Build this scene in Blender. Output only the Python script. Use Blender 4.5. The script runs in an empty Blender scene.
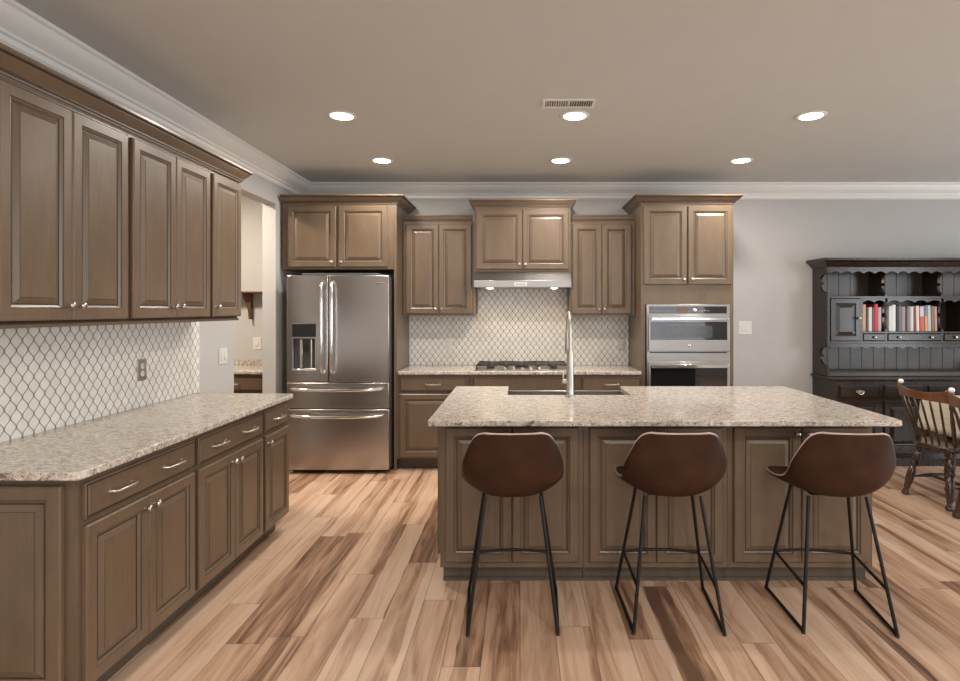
import bpy, bmesh, math, random
from mathutils import Vector, Matrix

random.seed(7)
SC = bpy.context.scene
COL = SC.collection
PI = math.pi

# ------------------------------------------------------------------ camera
FPX, VPX, VPY, CAMH = 580.0, 520.0, 310.0, 1.479
cam_data = bpy.data.cameras.new('camera')
cam_data.sensor_width = 36.0
cam_data.lens = FPX / 960.0 * 36.0
cam_data.shift_x = -(VPX - 480.0) / 960.0
cam_data.shift_y = -(340.5 - VPY) / 960.0
cam_data.clip_start = 0.05
cam = bpy.data.objects.new('camera', cam_data)
COL.objects.link(cam)
cam.location = (0, 0, CAMH)
cam.rotation_euler = (PI / 2, 0, 0)
SC.camera = cam

# ------------------------------------------------------------------ world, exposure
SC.view_settings.view_transform = 'Standard'
SC.view_settings.look = 'None'
SC.view_settings.gamma = 1.0
SC.view_settings.exposure = 0.46
SC.view_settings.use_curve_mapping = False
W = bpy.data.worlds.new('world')
SC.world = W
W.use_nodes = True
W.node_tree.nodes['Background'].inputs[0].default_value = (0.75, 0.87, 1.0, 1)
W.node_tree.nodes['Background'].inputs[1].default_value = 0.6

CEIL = 2.775
XL, XR, YB, YF = -2.22, 6.4, 5.97, -2.6       # inner faces: left, right, back wall, wall behind the camera


def area_light(name, loc, rot, sx, sy, power, color, shape='RECTANGLE', spread=PI, parent=None):
    d = bpy.data.lights.new(name, 'AREA')
    d.shape = shape
    d.size = sx
    d.size_y = sy
    d.energy = power
    d.color = color
    d.spread = spread
    o = bpy.data.objects.new(name, d)
    COL.objects.link(o)
    o.location = loc
    o.rotation_euler = rot
    if parent: o.parent = parent
    return o


DAY = (0.93, 0.965, 1.0)
WARM = (1.0, 0.93, 0.84)
# daylight through the windows behind the camera and on the right
area_light('window_daylight', (-0.15, YF + 0.05, 1.45), (PI / 2, 0, 0), 2.2, 1.8, 32, DAY)
area_light('window_daylight', (3.1, YF + 0.05, 1.45), (PI / 2, 0, 0), 2.2, 1.8, 32, DAY)
area_light('window_daylight', (XR - 0.05, 1.0, 1.45), (PI / 2, 0, PI / 2), 2.4, 1.9, 84, (0.90, 0.95, 1.0))
area_light('window_daylight', (XR - 0.05, 4.1, 1.45), (PI / 2, 0, PI / 2), 2.0, 1.9, 30, (0.90, 0.95, 1.0))
CAN_POWER = 12
HOOD_POWER = 1.25
PANTRY_POWER = 42
# added fill lamps under the ceiling behind the camera, without fixtures
for _x in (-0.9, 1.2, 3.3):
    for _y in (-1.5, 0.3):
        area_light('added_rear_fill', (_x, _y, CEIL - 0.02), (0, 0, 0), .14, .14, 19, WARM, 'DISK')

# ------------------------------------------------------------------ mesh builder


class MB:
    def __init__(self):
        self.v = []; self.f = []; self.m = []

    def add(self, vs, fs, mi=0):
        b = len(self.v)
        self.v += [tuple(p) for p in vs]
        self.f += [tuple(b + i for i in q) for q in fs]
        self.m += [mi] * len(fs)
        return self

    def box(self, x0, x1, y0, y1, z0, z1, mi=0):
        vs = [(x0, y0, z0), (x1, y0, z0), (x1, y1, z0), (x0, y1, z0), (x0, y0, z1), (x1, y0, z1), (x1, y1, z1), (x0, y1, z1)]
        return self.add(vs, [(0, 3, 2, 1), (4, 5, 6, 7), (0, 1, 5, 4), (1, 2, 6, 5), (2, 3, 7, 6), (3, 0, 4, 7)], mi)

    def prism(self, pts, axis, a, b, mi=0):
        """polygon pts (2d) extruded along axis between a and b. axis 'x': pts=(y,z); 'y': (x,z); 'z': (x,y)"""
        def P(p, t):
            return {'x': (t, p[0], p[1]), 'y': (p[0], t, p[1]), 'z': (p[0], p[1], t)}[axis]
        n = len(pts)
        vs = [P(p, a) for p in pts] + [P(p, b) for p in pts]
        fs = [tuple(range(n)), tuple(range(2 * n - 1, n - 1, -1))]
        fs += [(i, n + i, n + (i + 1) % n, (i + 1) % n) for i in range(n)]
        return self.add(vs, fs, mi)

    def tube(self, pts, r, n=10, mi=0, cap=True, closed=False):
        P = [Vector(p) for p in pts]
        R = r if isinstance(r, (list, tuple)) else [r] * len(P)
        N = len(P)
        T = []
        for i in range(N):
            if closed: t = P[(i + 1) % N] - P[i - 1]
            elif i == 0: t = P[1] - P[0]
            elif i == N - 1: t = P[-1] - P[-2]
            else: t = (P[i + 1] - P[i]).normalized() + (P[i] - P[i - 1]).normalized()
            T.append(t.normalized() if t.length > 1e-9 else Vector((0, 0, 1)))
        up = Vector((0, 0, 1)) if abs(T[0].z) < 0.9 else Vector((1, 0, 0))
        u = T[0].cross(up).normalized()
        vs = []
        for i in range(N):
            u = (u - T[i] * u.dot(T[i])).normalized()
            w = T[i].cross(u)
            for k in range(n):
                a = 2 * PI * k / n
                vs.append(P[i] + (u * math.cos(a) + w * math.sin(a)) * R[i])
        fs = []
        for i in range(N if closed else N - 1):
            j = (i + 1) % N
            for k in range(n):
                k2 = (k + 1) % n
                fs.append((i * n + k, i * n + k2, j * n + k2, j * n + k))
        if cap and not closed:
            fs.append(tuple(range(n - 1, -1, -1)))
            fs.append(tuple((N - 1) * n + k for k in range(n)))
        return self.add(vs, fs, mi)

    def lathe(self, prof, origin=(0, 0, 0), axis=(0, 0, 1), n=16, mi=0):
        """prof: list of (r, h) along axis from origin"""
        A = Vector(axis).normalized(); O = Vector(origin)
        up = Vector((0, 0, 1)) if abs(A.z) < 0.9 else Vector((1, 0, 0))
        u = A.cross(up).normalized(); w = A.cross(u)
        vs = []
        for (r, h) in prof:
            for k in range(n):
                a = 2 * PI * k / n
                vs.append(O + A * h + (u * math.cos(a) + w * math.sin(a)) * max(r, 1e-4))
        fs = []
        for i in range(len(prof) - 1):
            for k in range(n):
                k2 = (k + 1) % n
                fs.append((i * n + k, i * n + k2, (i + 1) * n + k2, (i + 1) * n + k))
        fs.append(tuple(range(n - 1, -1, -1)))
        fs.append(tuple((len(prof) - 1) * n + k for k in range(n)))
        return self.add(vs, fs, mi)

    def rings(self, x0, x1, z0, z1, seq, yb, mi=0):
        """door-like panel: front faces -y. seq: list of (inset, y, mat) nested rectangles; yb is the back plane"""
        vs = []; base = len(self.v)
        def rect(i, y): return [(x0 + i, y, z0 + i), (x1 - i, y, z0 + i), (x1 - i, y, z1 - i), (x0 + i, y, z1 - i)]
        vs += rect(0, yb)
        for (i, y, m) in seq: vs += rect(i, y)
        self.v += vs
        self.f.append((base + 3, base + 2, base + 1, base + 0)[::1]); self.m.append(mi)
        for q in range(len(seq)):
            a = base + 4 * q; b = a + 4
            for k in range(4):
                k2 = (k + 1) % 4
                self.f.append((a + k, a + k2, b + k2, b + k)); self.m.append(seq[q][2])
        a = base + 4 * len(seq)
        self.f.append((a, a + 1, a + 2, a + 3)); self.m.append(mi)
        return self

    def mould(self, path, prof, mi=0, dark=()):
        """sweep prof [(out, z)] (closed polygon) along a horizontal path [(x,y)]; outward = right of travel"""
        P = [Vector((p[0], p[1])) for p in path]
        N = len(P); n = len(prof); vs = []
        for i in range(N):
            ds = []
            if i > 0: ds.append((P[i] - P[i - 1]).normalized())
            if i < N - 1: ds.append((P[i + 1] - P[i]).normalized())
            ns = [Vector((d.y, -d.x)) for d in ds]
            if len(ns) == 2:
                m = (ns[0] + ns[1]); m = m / m.dot(ns[0])
            else: m = ns[0]
            for (o, z) in prof:
                q = P[i] + m * o
                vs.append((q.x, q.y, z))
        fs = []
        for i in range(N - 1):
            for k in range(n):
                k2 = (k + 1) % n
                fs.append((i * n + k, i * n + k2, (i + 1) * n + k2, (i + 1) * n + k))
        fs.append(tuple(range(n - 1, -1, -1)))
        fs.append(tuple((N - 1) * n + k for k in range(n)))
        b = len(self.m)
        self.add(vs, fs, mi)
        for i in range(N - 1):
            for k in dark: self.m[b + i * n + k] = 1
        return self

    def sphere(self, c, r, n=12, m=8, mi=0, sc=(1, 1, 1)):
        prof = [(r * math.sin(PI * i / m), -r * math.cos(PI * i / m)) for i in range(m + 1)]
        b = len(self.v)
        self.lathe(prof, (0, 0, 0), (0, 0, 1), n, mi)
        for i in range(b, len(self.v)):
            p = self.v[i]
            self.v[i] = (c[0] + p[0] * sc[0], c[1] + p[1] * sc[1], c[2] + p[2] * sc[2])
        return self

    def build(self, name, mats, parent=None, bevel=0, smooth=None, seg=2):
        me = bpy.data.meshes.new(name)
        me.from_pydata([tuple(p) for p in self.v], [], self.f)
        if not isinstance(mats, (list, tuple)): mats = [mats]
        for m in mats: me.materials.append(m)
        for p, mi in zip(me.polygons, self.m): p.material_index = mi
        bm = bmesh.new(); bm.from_mesh(me)
        bmesh.ops.recalc_face_normals(bm, faces=bm.faces)
        bm.to_mesh(me); bm.free()
        if smooth is not None:
            for p in me.polygons: p.use_smooth = True
            me.set_sharp_from_angle(angle=math.radians(smooth))
        o = bpy.data.objects.new(name, me)
        COL.objects.link(o)
        if parent: o.parent = parent
        if bevel:
            b = o.modifiers.new('bevel', 'BEVEL')
            b.width = bevel; b.segments = seg; b.limit_method = 'ANGLE'; b.angle_limit = math.radians(40)
            for p in me.polygons: p.use_smooth = True
            if smooth is None: me.set_sharp_from_angle(angle=math.radians(35))
            b.harden_normals = False
        return o


def thing(name, label, cat, loc=(0, 0, 0), rz=0, group=None):
    o = bpy.data.objects.new(name, None)
    COL.objects.link(o)
    o.location = loc; o.rotation_euler = (0, 0, rz)
    o.empty_display_size = 0.05
    tag(o, label, cat, group)
    return o


def tag(o, label, cat, group=None):
    o['label'] = label; o['category'] = cat
    if group: o['group'] = group
    return o


def struct(o):
    o['kind'] = 'structure'
    return o


# ------------------------------------------------------------------ materials


class NT:
    def __init__(self, name):
        self.mat = bpy.data.materials.new(name)
        self.mat.use_nodes = True
        self.t = self.mat.node_tree
        self.b = self.t.nodes['Principled BSDF']

    def n(self, typ): return self.t.nodes.new(typ)

    def link(self, a, b): self.t.links.new(a, b)

    def inp(self, sock, val):
        if isinstance(val, bpy.types.NodeSocket): self.link(val, sock)
        elif val is not None:
            if isinstance(val, (tuple, list)) and len(val) == 3 and sock.type == 'RGBA': val = (*val, 1)
            sock.default_value = val

    def math(self, op, a, b=None, c=None):
        x = self.n('ShaderNodeMath'); x.operation = op
        for i, v in enumerate((a, b, c)):
            if v is not None: self.inp(x.inputs[i], v)
        return x.outputs[0]

    def coords(self, scale=(1, 1, 1), kind='Object', rot=(0, 0, 0)):
        c = self.n('ShaderNodeTexCoord'); m = self.n('ShaderNodeMapping')
        self.link(c.outputs[kind], m.inputs[0])
        m.inputs['Scale'].default_value = scale
        m.inputs['Rotation'].default_value = rot
        return m.outputs[0]

    def sep(self, v):
        s = self.n('ShaderNodeSeparateXYZ'); self.link(v, s.inputs[0]); return s.outputs

    def comb(self, x, y, z=0.0):
        s = self.n('ShaderNodeCombineXYZ')
        self.inp(s.inputs[0], x); self.inp(s.inputs[1], y); self.inp(s.inputs[2], z)
        return s.outputs[0]

    def noise(self, vec, scale, detail=4, rough=0.55, dist=0.0):
        x = self.n('ShaderNodeTexNoise')
        self.link(vec, x.inputs['Vector'])
        x.inputs['Scale'].default_value = scale; x.inputs['Detail'].default_value = detail
        x.inputs['Roughness'].default_value = rough; x.inputs['Distortion'].default_value = dist
        return x.outputs[0]

    def white(self, vec):
        x = self.n('ShaderNodeTexWhiteNoise'); x.noise_dimensions = '3D'
        self.link(vec, x.inputs['Vector'])
        return x.outputs[0]

    def ramp(self, fac, stops, interp='LINEAR'):
        x = self.n('ShaderNodeValToRGB'); self.link(fac, x.inputs[0])
        x.color_ramp.interpolation = interp
        e = x.color_ramp.elements
        while len(e) < len(stops): e.new(0.5)
        for i, (p, c) in enumerate(stops):
            e[i].position = p
            e[i].color = (*c, 1) if isinstance(c, (tuple, list)) else (c, c, c, 1)
        return x.outputs[0]

    def mix(self, fac, a, b, blend='MIX'):
        x = self.n('ShaderNodeMix'); x.data_type = 'RGBA'; x.blend_type = blend
        self.inp(x.inputs[0], fac); self.inp(x.inputs[6], a); self.inp(x.inputs[7], b)
        return x.outputs[2]

    def bump(self, h, strength=0.3, dist=0.002):
        x = self.n('ShaderNodeBump'); self.link(h, x.inputs['Height'])
        x.inputs['Strength'].default_value = strength; x.inputs['Distance'].default_value = dist
        self.link(x.outputs[0], self.b.inputs['Normal'])

    def set(self, **k):
        names = dict(color='Base Color', rough='Roughness', metal='Metallic', spec='Specular IOR Level', coat='Coat Weight',
                     coatr='Coat Roughness', emit='Emission Color', emits='Emission Strength', sheen='Sheen Weight', aniso='Anisotropic')
        for a, v in k.items(): self.inp(self.b.inputs[names[a]], v)
        return self


def flat(name, color, rough=0.5, metal=0.0, var=0.06, scale=30, **k):
    t = NT(name)
    nz = t.noise(t.coords(), scale, 3)
    a = tuple(c * (1 - var) for c in color); b = tuple(min(1, c * (1 + var)) for c in color)
    t.set(color=t.ramp(nz, [(0.3, a), (0.7, b)]), rough=rough, metal=metal, **k)
    return t.mat


def wood(name, lo, hi, rough=0.38, stretch=(14, 14, 1.2), coat=0.0, mott=0.35, spec=0.5, bump=0.06):
    t = NT(name)
    g = t.noise(t.coords(stretch), 5, 6, 0.65, 0.6)
    c = t.ramp(g, [(0.25, lo), (0.75, hi)])
    big = t.noise(t.coords((1, 1, 0.6)), 3.2, 3)
    c = t.mix(mott, c, t.ramp(big, [(0.3, tuple(x * 0.72 for x in lo)), (0.75, tuple(x * 1.18 for x in hi))]))
    t.set(color=c, rough=rough, coat=coat, coatr=0.25, spec=spec)
    t.bump(g, bump, 0.001)
    return t.mat


CAB = wood('cabinet_stain', (0.110, 0.074, 0.046), (0.172, 0.116, 0.072), 0.36, coat=0.12)
GLAZE = wood('cabinet_glaze', (0.030, 0.021, 0.014), (0.045, 0.032, 0.022), 0.45)
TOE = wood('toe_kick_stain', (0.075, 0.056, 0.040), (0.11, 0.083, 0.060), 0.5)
HUTCH = wood('hutch_stain', (0.010, 0.0065, 0.0045), (0.036, 0.021, 0.012), 0.22, spec=0.45, bump=0.015)
HUTCHD = wood('hutch_board', (0.016, 0.012, 0.009), (0.085, 0.060, 0.040), 0.30, mott=0.6, spec=0.45, bump=0.02)
CHAIRW = wood('chair_wood', (0.020, 0.010, 0.006), (0.060, 0.027, 0.013), 0.22, coat=0.5)
CREST = wood('crest_wood', (0.085, 0.030, 0.011), (0.17, 0.065, 0.024), 0.22, coat=0.5)
BRACKET = wood('bracket_wood', (0.08, 0.030, 0.014), (0.13, 0.055, 0.026), 0.4)
WALL = flat('wall_paint', (0.47, 0.46, 0.445), 0.75, var=0.012, scale=6)
CEILM = flat('ceiling_paint', (0.59, 0.60, 0.58), 0.85, var=0.012, scale=6)
TRIM = flat('trim_paint', (0.80, 0.785, 0.75), 0.4, var=0.01)
WHITE = flat('white_plastic', (0.66, 0.64, 0.61), 0.35, var=0.01)
BLACKM = flat('black_metal', (0.007, 0.0065, 0.006), 0.45, 0.0, var=0.2, spec=0.3)
BLACK = flat('black_plastic', (0.012, 0.012, 0.013), 0.3, var=0.1)
RUBBER = flat('dark_rubber', (0.02, 0.02, 0.02), 0.7, var=0.1)
GLASSD = flat('oven_glass', (0.006, 0.007, 0.009), 0.04, var=0.05, spec=0.9)
NICKEL = flat('satin_nickel', (0.50, 0.465, 0.42), 0.30, 1.0, var=0.03)
CHROME = flat('polished_steel', (0.82, 0.82, 0.82), 0.10, 1.0, var=0.02)
PEWTER = flat('antique_pewter', (0.62, 0.56, 0.44), 0.28, 1.0, var=0.08)
IRON = flat('cast_iron', (0.05, 0.048, 0.045), 0.45, 0.5, var=0.15)
DARKGREY = flat('dark_grey_case', (0.085, 0.085, 0.088), 0.5, 0.3, var=0.05)


def steel(name, stretch, color=(0.52, 0.49, 0.46), rough=0.27):
    t = NT(name)
    g = t.noise(t.coords(stretch), 6, 4, 0.6)
    t.set(color=t.ramp(g, [(0.3, tuple(c * 0.985 for c in color)), (0.7, tuple(c * 1.015 for c in color))]), metal=1.0, rough=rough)
    return t.mat


STEEL = steel('brushed_steel', (60, 60, 0.6), (0.47, 0.44, 0.42), 0.27)
STEELV = steel('brushed_steel_bright', (90, 2, 2), (0.36, 0.345, 0.33), 0.33)


def leather():
    t = NT('brown_leather')
    c = t.coords()
    big = t.noise(c, 9, 5, 0.6)
    fine = t.noise(c, 160, 3, 0.6)
    col = t.ramp(big, [(0.28, (0.022, 0.0075, 0.0028)), (0.55, (0.038, 0.0130, 0.0048)), (0.78, (0.064, 0.0235, 0.0090))])
    t.set(color=col, rough=t.ramp(big, [(0.3, 0.46), (0.7, 0.60)]), spec=0.28)
    t.bump(fine, 0.15, 0.001)
    return t.mat


LEATHER = leather()
PIPING_HIGHLIGHT = flat('piping_highlight_tan', (0.50, 0.36, 0.30), 0.45, var=0.1)  # pale tone paints in the highlight along the stool rim


def granite():
    t = NT('granite')
    c = t.coords()
    cloud = t.noise(t.coords((1.0, 1.5, 1), rot=(0, 0, 0.5)), 24, 5, 0.65, 0.6)
    col = t.ramp(cloud, [(0.30, (0.32, 0.25, 0.195)), (0.44, (0.49, 0.41, 0.335)), (0.56, (0.60, 0.53, 0.455)), (0.70, (0.71, 0.66, 0.60))])
    grey = t.noise(c, 46, 4, 0.65, 0.5)
    col = t.mix(t.ramp(grey, [(0.52, 0.0), (0.60, 0.85)]), col, (0.36, 0.345, 0.33))
    sp = t.noise(t.coords((1, 1.3, 1), rot=(0, 0, 1.2)), 60, 3, 0.6, 0.6)
    col = t.mix(t.ramp(sp, [(0.56, 0.0), (0.62, 0.85)]), col, (0.70, 0.665, 0.62))
    fl = t.noise(t.coords((1.0, 2.2, 1.4), rot=(0, 0, -0.7)), 26, 4, 0.7, 1.2)
    col = t.mix(t.ramp(fl, [(0.565, 0.0), (0.615, 0.85)]), col, (0.105, 0.075, 0.055))
    sp2 = t.noise(t.coords((1, 1.6, 1), rot=(0, 0, 0.9)), 80, 3, 0.65, 0.8)
    col = t.mix(t.ramp(sp2, [(0.57, 0.0), (0.63, 0.75)]), col, (0.15, 0.11, 0.085))
    t.set(color=col, rough=0.13, spec=0.5)
    return t.mat


GRANITE = granite()


def planks():
    t = NT('vinyl_planks')
    x, y, z = t.sep(t.coords())
    PW, PL = 0.163, 1.22
    r = t.math('DIVIDE', x, PW)
    row = t.math('FLOOR', r)
    rnd = t.white(t.comb(row, 3.3, 1.7))
    yy = t.math('ADD', t.math('DIVIDE', y, PL), t.math('MULTIPLY', rnd, 7.31))
    colm = t.math('FLOOR', yy)
    pid = t.white(t.comb(row, colm, 5.1))
    pid2 = t.white(t.comb(row, colm, 9.7))
    # grain coordinates shifted per plank
    gx = t.math('ADD', x, t.math('MULTIPLY', pid, 13.0))
    gy = t.math('ADD', y, t.math('MULTIPLY', pid2, 17.0))
    gv = t.comb(t.math('MULTIPLY', gx, 9.0), t.math('MULTIPLY', gy, 0.75), pid)
    broad = t.noise(gv, 1.6, 4, 0.55, 1.3)
    gv2 = t.comb(t.math('MULTIPLY', gx, 60.0), t.math('MULTIPLY', gy, 1.6), pid2)
    fine = t.noise(gv2, 2.2, 5, 0.65, 0.4)
    tone = t.math('ADD', t.math('MULTIPLY_ADD', pid, 0.36, 0.045), t.math('MULTIPLY', broad, 0.95))
    wob = t.noise(t.comb(t.math('MULTIPLY', x, 2.0), t.math('MULTIPLY', gy, 1.3), pid), 2.0, 2)
    strip = t.math('FLOOR', t.math('ADD', t.math('MULTIPLY', r, 2.6), t.math('MULTIPLY', wob, 0.9)))
    srnd = t.white(t.comb(strip, colm, t.math('ADD', row, 2.2)))
    tone = t.math('ADD', tone, t.math('MULTIPLY', t.math('SUBTRACT', srnd, 0.5), 0.38))
    tone = t.math('ADD', tone, t.math('MULTIPLY', t.math('SUBTRACT', fine, 0.5), 0.34))
    col = t.ramp(tone, [(0.34, (0.130, 0.068, 0.041)), (0.50, (0.295, 0.168, 0.104)), (0.62, (0.43, 0.265, 0.172)), (0.80, (0.54, 0.36, 0.25)), (1.0, (0.61, 0.44, 0.32))])
    fx = t.math('FRACT', r)
    ex = t.math('MULTIPLY', t.math('MINIMUM', fx, t.math('SUBTRACT', 1.0, fx)), PW)
    fy = t.math('FRACT', yy)
    ey = t.math('MULTIPLY', t.math('MINIMUM', fy, t.math('SUBTRACT', 1.0, fy)), PL)
    e = t.math('MINIMUM', ex, ey)
    seam = t.ramp(t.math('DIVIDE', e, 0.004), [(0.2, 0.0), (0.7, 1.0)])
    col = t.mix(t.math('MULTIPLY', t.math('SUBTRACT', 1.0, seam), 0.62), col, (0.07, 0.042, 0.027))
    t.set(color=col, rough=t.ramp(fine, [(0.3, 0.30), (0.7, 0.42)]), spec=0.4)
    t.bump(t.math('ADD', seam, t.math('MULTIPLY', fine, 0.25)), 0.25, 0.0012)
    return t.mat


def tiles(name, horiz):
    """white ogee (lantern) tiles with grey grout; horiz = 0 for a wall along x, 1 for a wall along y"""
    t = NT(name)
    s = t.sep(t.coords())
    u = s[horiz]; z = s[2]
    TW, TH = 0.061, 0.084
    c = t.math('MULTIPLY', t.math('COSINE', t.math('MULTIPLY', z, 2 * PI / TH)), TW * 0.235)
    def dist(off, sg):
        q = t.math('SUBTRACT', u, off)
        q = t.math('ADD', q, c) if sg > 0 else t.math('SUBTRACT', q, c)
        fr = t.math('FRACT', t.math('ADD', t.math('DIVIDE', q, TW), 0.5))
        return t.math('MULTIPLY', t.math('ABSOLUTE', t.math('SUBTRACT', fr, 0.5)), TW)
    d = t.math('MINIMUM', dist(0.0, -1), dist(TW / 2, 1))
    cell = t.ramp(t.math('DIVIDE', d, 0.008), [(0.17, 0.0), (0.48, 1.0)])
    nz = t.noise(t.coords(), 14, 2)
    tile = t.ramp(nz, [(0.35, (0.72, 0.70, 0.66)), (0.65, (0.80, 0.78, 0.74))])
    col = t.mix(cell, (0.15, 0.13, 0.105), tile)
    t.set(color=col, rough=t.ramp(cell, [(0.0, 0.7), (1.0, 0.16)]))
    t.bump(t.ramp(t.math('DIVIDE', d, 0.012), [(0.1, 0.0), (0.9, 1.0)]), 0.5, 0.002)
    return t.mat


FLOORM = planks()
TILEX = tiles('ogee_tile_back', 0)
TILEY = tiles('ogee_tile_left', 1)


def emis(name, color, strength):
    t = NT(name)
    t.set(color=(0.8, 0.8, 0.8), rough=0.5, emit=color, emits=strength)
    return t.mat


LENS = emis('lamp_lens', (1.0, 0.93, 0.82), 9.0)
HOODLENS = emis('hood_lens', (1.0, 0.85, 0.6), 7.0)
CLOCK = flat('clock_glass', (0.16, 0.06, 0.035), 0.25, var=0.1)  # brownish red reflection put into the display glass colour


def cloth_mat():
    t = NT('cream_cloth')
    x, y, z = t.sep(t.coords())
    w = t.noise(t.coords((3, 3, 60)), 3, 3)
    col = t.ramp(w, [(0.3, (0.55, 0.47, 0.36)), (0.7, (0.70, 0.64, 0.54))])
    t.set(color=col, rough=0.85, sheen=0.2)
    return t.mat


CLOTH = cloth_mat()

# ------------------------------------------------------------------ room shell
struct(MB().box(-4.3, XR + 0.15, YF - 0.15, YB + 0.15, -0.10, 0.0).build('floor', FLOORM))
struct(MB().box(-4.3, XR + 0.15, YF - 0.15, YB + 0.15, CEIL, CEIL + 0.1).build('ceiling', CEILM))
struct(MB().box(-4.3, XR + 0.15, YB, YB + 0.15, 0, CEIL).build('wall_back', WALL))
OP0, OP1, OPZ = 4.50, 5.27, 2.445
lw = MB()
lw.box(XL - 0.12, XL, YF, OP0, 0, CEIL); lw.box(XL - 0.12, XL, OP1, YB, 0, CEIL); lw.box(XL - 0.12, XL, OP0, OP1, OPZ, CEIL)
struct(lw.build('wall_left', WALL))


def holed_wall(name, axis, a0, a1, t0, t1, holes):
    m = MB()
    def bx(u0, u1, z0, z1):
        if axis == 'x': m.box(u0, u1, t0, t1, z0, z1)
        else: m.box(t0, t1, u0, u1, z0, z1)
    u = a0
    for (h0, h1, z0, z1) in holes:
        bx(u, h0, 0, CEIL); bx(h0, h1, 0, z0); bx(h0, h1, z1, CEIL); u = h1
    bx(u, a1, 0, CEIL)
    return struct(m.build(name, WALL))


holed_wall('wall_front', 'x', -4.3, XR, YF - 0.15, YF, [(-1.25, 0.95, 0.55, 2.35), (2.0, 4.2, 0.55, 2.35)])
holed_wall('wall_right', 'y', YF, YB, XR, XR + 0.15, [(-0.2, 2.2, 0.5, 2.4), (3.1, 5.1, 0.5, 2.4)])
struct(MB().box(-4.3, -4.15, YF, YB, 0, CEIL).build('wall_pantry', WALL))
PANE = NT('window_glass').set(color=(0.9, 0.95, 1.0), rough=0.02)
PANE.b.inputs['Transmission Weight'].default_value = 1.0
PANE = PANE.mat
wi = 0
for (ax, u0, u1, z0, z1, t) in [('x', -1.25, 0.95, 0.55, 2.35, YF), ('x', 2.0, 4.2, 0.55, 2.35, YF), ('y', -0.2, 2.2, 0.5, 2.4, XR), ('y', 3.1, 5.1, 0.5, 2.4, XR)]:
    wi += 1
    m = MB()
    def wb(a, b, c, d, p0, p1):
        if ax == 'x': m.box(a, b, t - p1, t - p0, c, d)
        else: m.box(t + p0, t + p1, a, b, c, d)
    um = (u0 + u1) / 2; zm = (z0 + z1) / 2
    for (a, b, c, d) in [(u0, u0 + .06, z0, z1), (u1 - .06, u1, z0, z1), (u0 + .06, u1 - .06, z0, z0 + .06), (u0 + .06, u1 - .06, z1 - .06, z1), (um - .02, um + .02, z0 + .06, z1 - .06), (u0 + .06, um - .02, zm - .02, zm + .02), (um + .02, u1 - .06, zm - .02, zm + .02)]:
        wb(a, b, c, d, 0.06, 0.12)
    fr = struct(m.build('window_%d' % wi, TRIM))
    m = MB(); wb(u0 + .06, u1 - .06, z0 + .06, z1 - .06, 0.145, 0.149)
    m.build('pane', PANE, fr)

for (u0, u1) in ((-1.25, .95), (2.0, 4.2)):
    m = MB()
    for k in range(28):
        z = .60 + k * .062
        m.prism([(YF + .072, z), (YF + .074, z - .001), (YF + .106, z + .026), (YF + .104, z + .027)], 'x', u0 + .02, u1 - .02)
    m.box(u0 + .02, u1 - .02, YF + .07, YF + .11, 2.34, 2.38)
    m.build('blind', WHITE, bpy.data.objects['window_1' if u0 < 0 else 'window_2'])

# ceiling crown and baseboards
CP = [(0, CEIL - .001), (.105, CEIL - .001), (.105, CEIL - .018), (.092, CEIL - .026), (.085, CEIL - .05), (.062, CEIL - .082), (.034, CEIL - .104), (.03, CEIL - .116), (.018, CEIL - .122), (.018, CEIL - .145), (.006, CEIL - .158), (0, CEIL - .158)]
struct(MB().mould([(XL + .0005, YF + 0.3), (XL + .0005, YB - .0005), (XR - .01, YB - .0005)], CP).build('trim_1', TRIM, smooth=25))
BP = [(0, 0.001), (.016, 0.001), (.016, .10), (.010, .125), (0, .13)]
struct(MB().mould([(1.99, YB - .0005), (2.98, YB - .0005)], BP).build('baseboard_back', TRIM))
struct(MB().mould([(4.82, YB - .0005), (XR - .01, YB - .0005)], BP).build('baseboard_right', TRIM))
struct(MB().mould([(XL + .0005, 3.97), (XL + .0005, OP0 - .002)], BP).build('baseboard_left', TRIM))

# backsplash tile
struct(MB().box(XL + .0005, XL + .009, 1.95, 4.0, .9145, 1.425).build('trim_2', TILEY))
bt = MB().box(-1.138, 1.116, YB - .009, YB - .0005, .9145, 1.43)
bt.box(-.434, .484, YB - .009, YB - .0005, 1.43, 1.84)
struct(bt.build('trim_3', TILEX))

# ------------------------------------------------------------------ cabinets
DOOR_SEQ = lambda yf: [(0, yf + .006, 0), (.002, yf + .004, 0), (.006, yf, 0), (.046, yf, 0), (.049, yf + .0035, 1), (.052, yf + .004, 0), (.060, yf + .009, 0), (.0615, yf + .0105, 1), (.066, yf + .0105, 1), (.069, yf + .0085, 0), (.088, yf + .002, 0), (.090, yf + .0005, 1), (.0925, yf + .0005, 0)]
DRAWER_SEQ = lambda yf: [(0, yf + .008, 0), (.004, yf + .0045, 0), (.010, yf + .0045, 1), (.013, yf, 0), (.016, yf, 0)]


def knob(parent, x, z, yf):
    m = MB().lathe([(.007, 0), (.006, .004), (.005, .012), (.009, .016), (.0145, .020), (.0155, .025), (.012, .030), (.005, .0325)], (x, yf, z), (0, -1, 0), 14)
    return m.build('knob', NICKEL, parent, smooth=50)


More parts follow.
